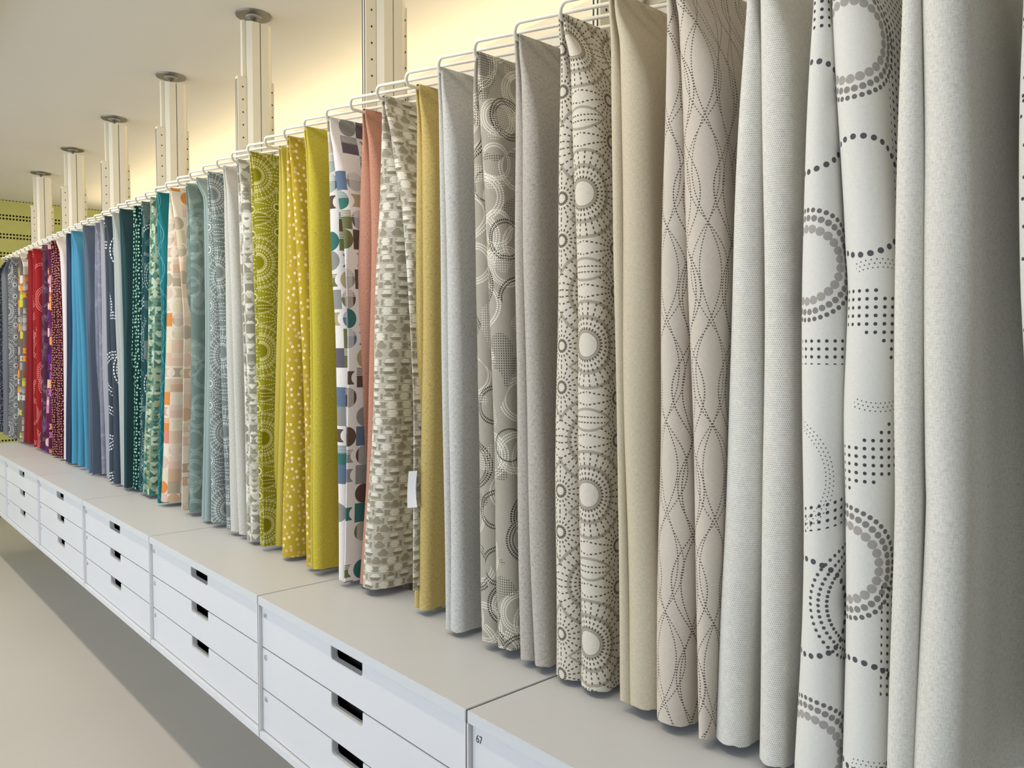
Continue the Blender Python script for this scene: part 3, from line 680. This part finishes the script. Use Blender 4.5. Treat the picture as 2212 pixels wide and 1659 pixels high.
for f in F:
    t0 = f['n']*1.7
    bm = bmesh.new(); uvl = bm.loops.layers.uv.new('uv')
    ztop = ZA+.0075
    for i in range(len(f['cols'])):
        k = next(q for q, (ff, ii) in enumerate(flat) if ff is f and ii == i)
        zb = col_bottom(k); f['back'] = back_of(f); NZ = 46; rows = []
        for j in range(NZ+1):
            tt = j/NZ; z = ztop+(zb-ztop)*(tt**1.25 if j < NZ else 1)
            x0, yc, r = col_params(k, z); hang = smooth((ztop-z)/.5)
            ring = []; NB = 7; back = f['back']
            A = .0035*hang*f['wr']*min(1, r/.012)
            def wig(x, s):
                e = (x-x0-r)/(back-x0)
                return A*math.sin(e*7+z*2.3+t0+i*2)*e*2+ .4*A*math.sin(e*15-z*4+t0*1.3)*e
            rb = r*.8
            for q in range(NB):      # far side, back to front
                x = back+(x0+r-back)*q/NB; e = 1-q/NB; ring.append((x, yc+r+(rb-r)*e+wig(x, 1)*.5, -(PI/2*r+(x-x0-r))))
            for q in range(13):
                a = PI/2+PI*q/12
                rr = r*(1+.05*math.sin(z*9+t0+a*2)*hang)
                ring.append((x0+r+rr*math.cos(a), yc+rr*math.sin(a), r*(a-PI)))
            for q in range(1, NB+1):
                x = x0+r+(back-x0-r)*q/NB; e = q/NB
                fl = f['flare']*e*smooth((ztop-z)/1.2) if i else 0
                ring.append((x, yc-r-(rb-r)*e+wig(x, -1)-fl, PI/2*r+(x-x0-r)))
            jit = .0015*math.sin(j*9.1) if j == NZ else 0
            rows.append([(bm.verts.new((x, y, z+(.0012*math.sin(u*160+t0)+.0007*math.sin(u*420) if j == NZ else 0))), u+f['uvo'][i][0], z+f['uvo'][i][1]) for x, y, u in ring])
        for a, b in zip(rows, rows[1:]):
            for q in range(len(a)-1):
                fc = bm.faces.new((a[q][0], b[q][0], b[q+1][0], a[q+1][0])); fc.smooth = True
                for lp, src in zip(fc.loops, (a[q], b[q], b[q+1], a[q+1])): lp[uvl].uv = (src[1], src[2])
        fc = bm.faces.new([v[0] for v in rows[0]])
        for lp, src in zip(fc.loops, rows[0]): lp[uvl].uv = (src[1], src[2])
        # cloth edge folded closed at the back
        for a, b in zip(rows, rows[1:]):
            fc = bm.faces.new((a[0][0], a[-1][0], b[-1][0], b[0][0]))
            for lp, src in zip(fc.loops, (a[0], a[-1], b[-1], b[0])): lp[uvl].uv = (src[1], src[2])
    # the fold that goes over the wire
    Yrod = YR+f['n']*SP; prev = None; R = .0098 if len(f['cols']) == 2 else .0125
    for x in [f['X']+.001+(f['back']-f['X'])*q/6 for q in range(7)]:
        cur = []
        for q in range(9):
            a = PI*q/8; cur.append((bm.verts.new((x, Yrod-R*math.cos(a), ZA+.002+(.0085)*math.sin(a))), x, ztop+.01*math.sin(a)))
        if prev:
            for q in range(8):
                fc = bm.faces.new((prev[q][0], prev[q+1][0], cur[q+1][0], cur[q][0])); fc.smooth = True
                for lp, src in zip(fc.loops, (prev[q], prev[q+1], cur[q+1], cur[q])): lp[uvl].uv = (src[1]-f['X'], src[2])
        prev = cur
    m = f['mat']
    if m == 'BIG':
        kn = next(q for q, (ff, ii) in enumerate(flat) if ff is f and ii == 1); kf = kn+1
        def hit(k, x, y):
            hx, hy, s = ray(x, y); z = EYE+s*1.31
            x0, yc, r = col_params(k, z); i = flat[k][1]
            ox, oy = x0+r, yc; b = hx*ox+hy*oy; c = ox*ox+oy*oy-r*r; D = b*b-c
            if D < 0:
                xs = hx*(yc-r)/hy; u = PI/2*r+(xs-ox) if xs > ox else -r*.75
            else:
                d = b-math.sqrt(D); px_, py_ = hx*d-ox, hy*d-oy
                if px_ > 0: u = PI/2*r+(hx*(yc-r)/hy-ox)
                else: u = r*(math.atan2(py_, px_) % (2*PI)-PI)
            return u+.5*i, z
        K = 1/1395.; L1, L2, L3 = '#6e6b68', '#87837f', '#a29d98'; DK = '#57575a'
        ft = []
        def rg(k, x, y, R, n, d, ink, du=0): u, z = hit(k, x, y); ft.append(('r', u+du, z, R*K, n, d*K, ink))
        rg(kf, 1738, 252, 116, 36, 6.2, DK)
        for R, d, ink in ((78, 9.5, L3), (101, 7, L2), (118, 5.2, L1)): rg(kf, 1740, 572, R, 26 if R < 80 else 40 if R < 110 else 52, d, ink)
        rg(kf, 1740, 1312, 106, 34, 6.2, DK)
        for R, d, ink in ((78, 9.5, L3), (101, 7, L2), (118, 5.2, L1)): rg(kf, 1740, 1622, R, 26 if R < 80 else 40 if R < 110 else 52, d, ink)
        for R in (100, 117, 134): rg(kf, 1826, 1305, R, 60, 3.8, DK, .035)
        u0, z0 = hit(kf, 1738, 725); u1, z1 = hit(kf, 1822, 788); ft.append(('g', u0-.01, u1+.03, z1, z0, 0.0))
        u0, z0 = hit(kf, 1742, 0); ft.append(('g', u0, u0+.05, z0-.05, z0+.1, 0.0))
        u0, z0 = hit(kf, 1742, 1085); u1, z1 = hit(kf, 1822, 1150); ft.append(('g', u0-.01, u1+.03, z1, z0, .3))
        u, z = hit(kf, 1740, 1030); ft.append(('a', u-.05, z, .095, -.2+.0, .25))
        for cx, cy in ((1832, 98), (1828, 1205)):
            for R, d, ink in ((80, 9.5, L3), (101, 7, L2), (118, 5.2, L1)): rg(kn, cx, cy, R, 26 if R < 90 else 40 if R < 110 else 52, d, ink)
        rg(kn, 1850, 430, 121, 38, 6.2, DK); rg(kn, 1845, 1525, 118, 38, 6.2, DK)
        u0, z0 = hit(kn, 1836, 835); ft.append(('gr', u0-.012, z0, .118, .033))
        u0, z0 = hit(kn, 1905, 0); u1, z1 = hit(kn, 1905, 300); ft.append(('g', u0-.004, u0+.3, z1, z0+.3, -.25))
        u0, z0 = hit(kn, 1912, 1090); u1, z1 = hit(kn, 1912, 1340); ft.append(('g', u0-.004, u0+.3, z1, z0, -.2))
        u, z = hit(kn, 1870, 740); ft.append(('a', u+.02, z+.01, .105, .49, 1.0))
        u, z = hit(kn, 1850, 1740); ft.append(('a', u+.02, z-.02, .105, .49, 1.0))
        m = cloth_bigdots('big_dotted_rings', '#d8d6cf', ft)
    o = obj(f['name'], bm, m); tag(o, f['label'], 'fabric', 'cloth samples hanging in a row')
    f['obj'] = o
# hang tag on the brick print, and its inner layer that hangs a little lower at the back
fb = next(f for f in F if f['n'] == 11)
def at(x, y, Xv):
    hx, hy, s = ray(x, y); Yv = Xv*hy/hx; return Vector((Xv, Yv, EYE+s*math.hypot(Xv, Yv)))
bm = bmesh.new(); prev = None; nrm = Vector((.0, -.0006, 0))
for q in range(9):
    e = q/8; yy = 1018+79*e; sx = 5*math.sin(PI*e)
    A, B = at(883-sx*.3-3*e, yy, 1.168), at(901-sx*.6, yy-1, 1.181)
    cur = [bm.verts.new(A), bm.verts.new(B), bm.verts.new(B+nrm), bm.verts.new(A+nrm)]
    if prev:
        for w in range(4): bm.faces.new((prev[w], prev[(w+1) % 4], cur[(w+1) % 4], cur[w]))
    else: bm.faces.new(cur[::-1])
    prev = cur
bm.faces.new(prev)
q0 = at(937, 1366, 1.236)
obj('inner_layer', box(bmesh.new(), 1.236, 1.300, q0.y-.007, q0.y+.007, max(.83, q0.z), 2.12, .004), fb['obj'].data.materials[0], fb['obj'])
bl = fb['obj'].children[0].data; ul = bl.uv_layers.new(name='uv')
for lp in bl.loops: c = bl.vertices[lp.vertex_index].co; ul.data[lp.index].uv = (c.x+c.y, c.z)
obj('paper_tag', bm, plain('tag_paper', '#dedede', .8), fb['obj'])['label'] = 'small white paper tag'
# ---- hangers, one wire arm per cloth plus the empty ones
bm = hanger_mesh(); h0 = obj('wire_arm', bm, m_wire, None, True)
byn = {f['n']: f for f in F}
for n in range(0, 51):
    o = h0 if n == 0 else h0.copy()
    if n: COL.objects.link(o)
    o.location = (XT, YR+n*SP, ZA)
    if n in (0, 13): lb = 'white wire arm carrying the '+byn[n]['label'].replace(' with', ' with', 1)
    elif n in byn: lb = 'white wire arm carrying the '+byn[n]['label'].split(' with ')[0].split(' between ')[0].split(' left of ')[0].split(' right of ')[0].split(' beside ')[0].split(' at the ')[0].split(' in ')[0]
    else: lb = 'empty white wire arm between '+{34: 'the slate blue and bright blue cloths', 37: 'the navy and blush white cloths', 42: 'the plum and crimson cloths', 45: 'the deep red and brown block cloths', 47: 'the brown block and charcoal sunburst cloths'}[n]
    w = lb.split(); lb = ' '.join(w[:16])
    tag(o, lb, 'hanger', 'white wire arms of the display')
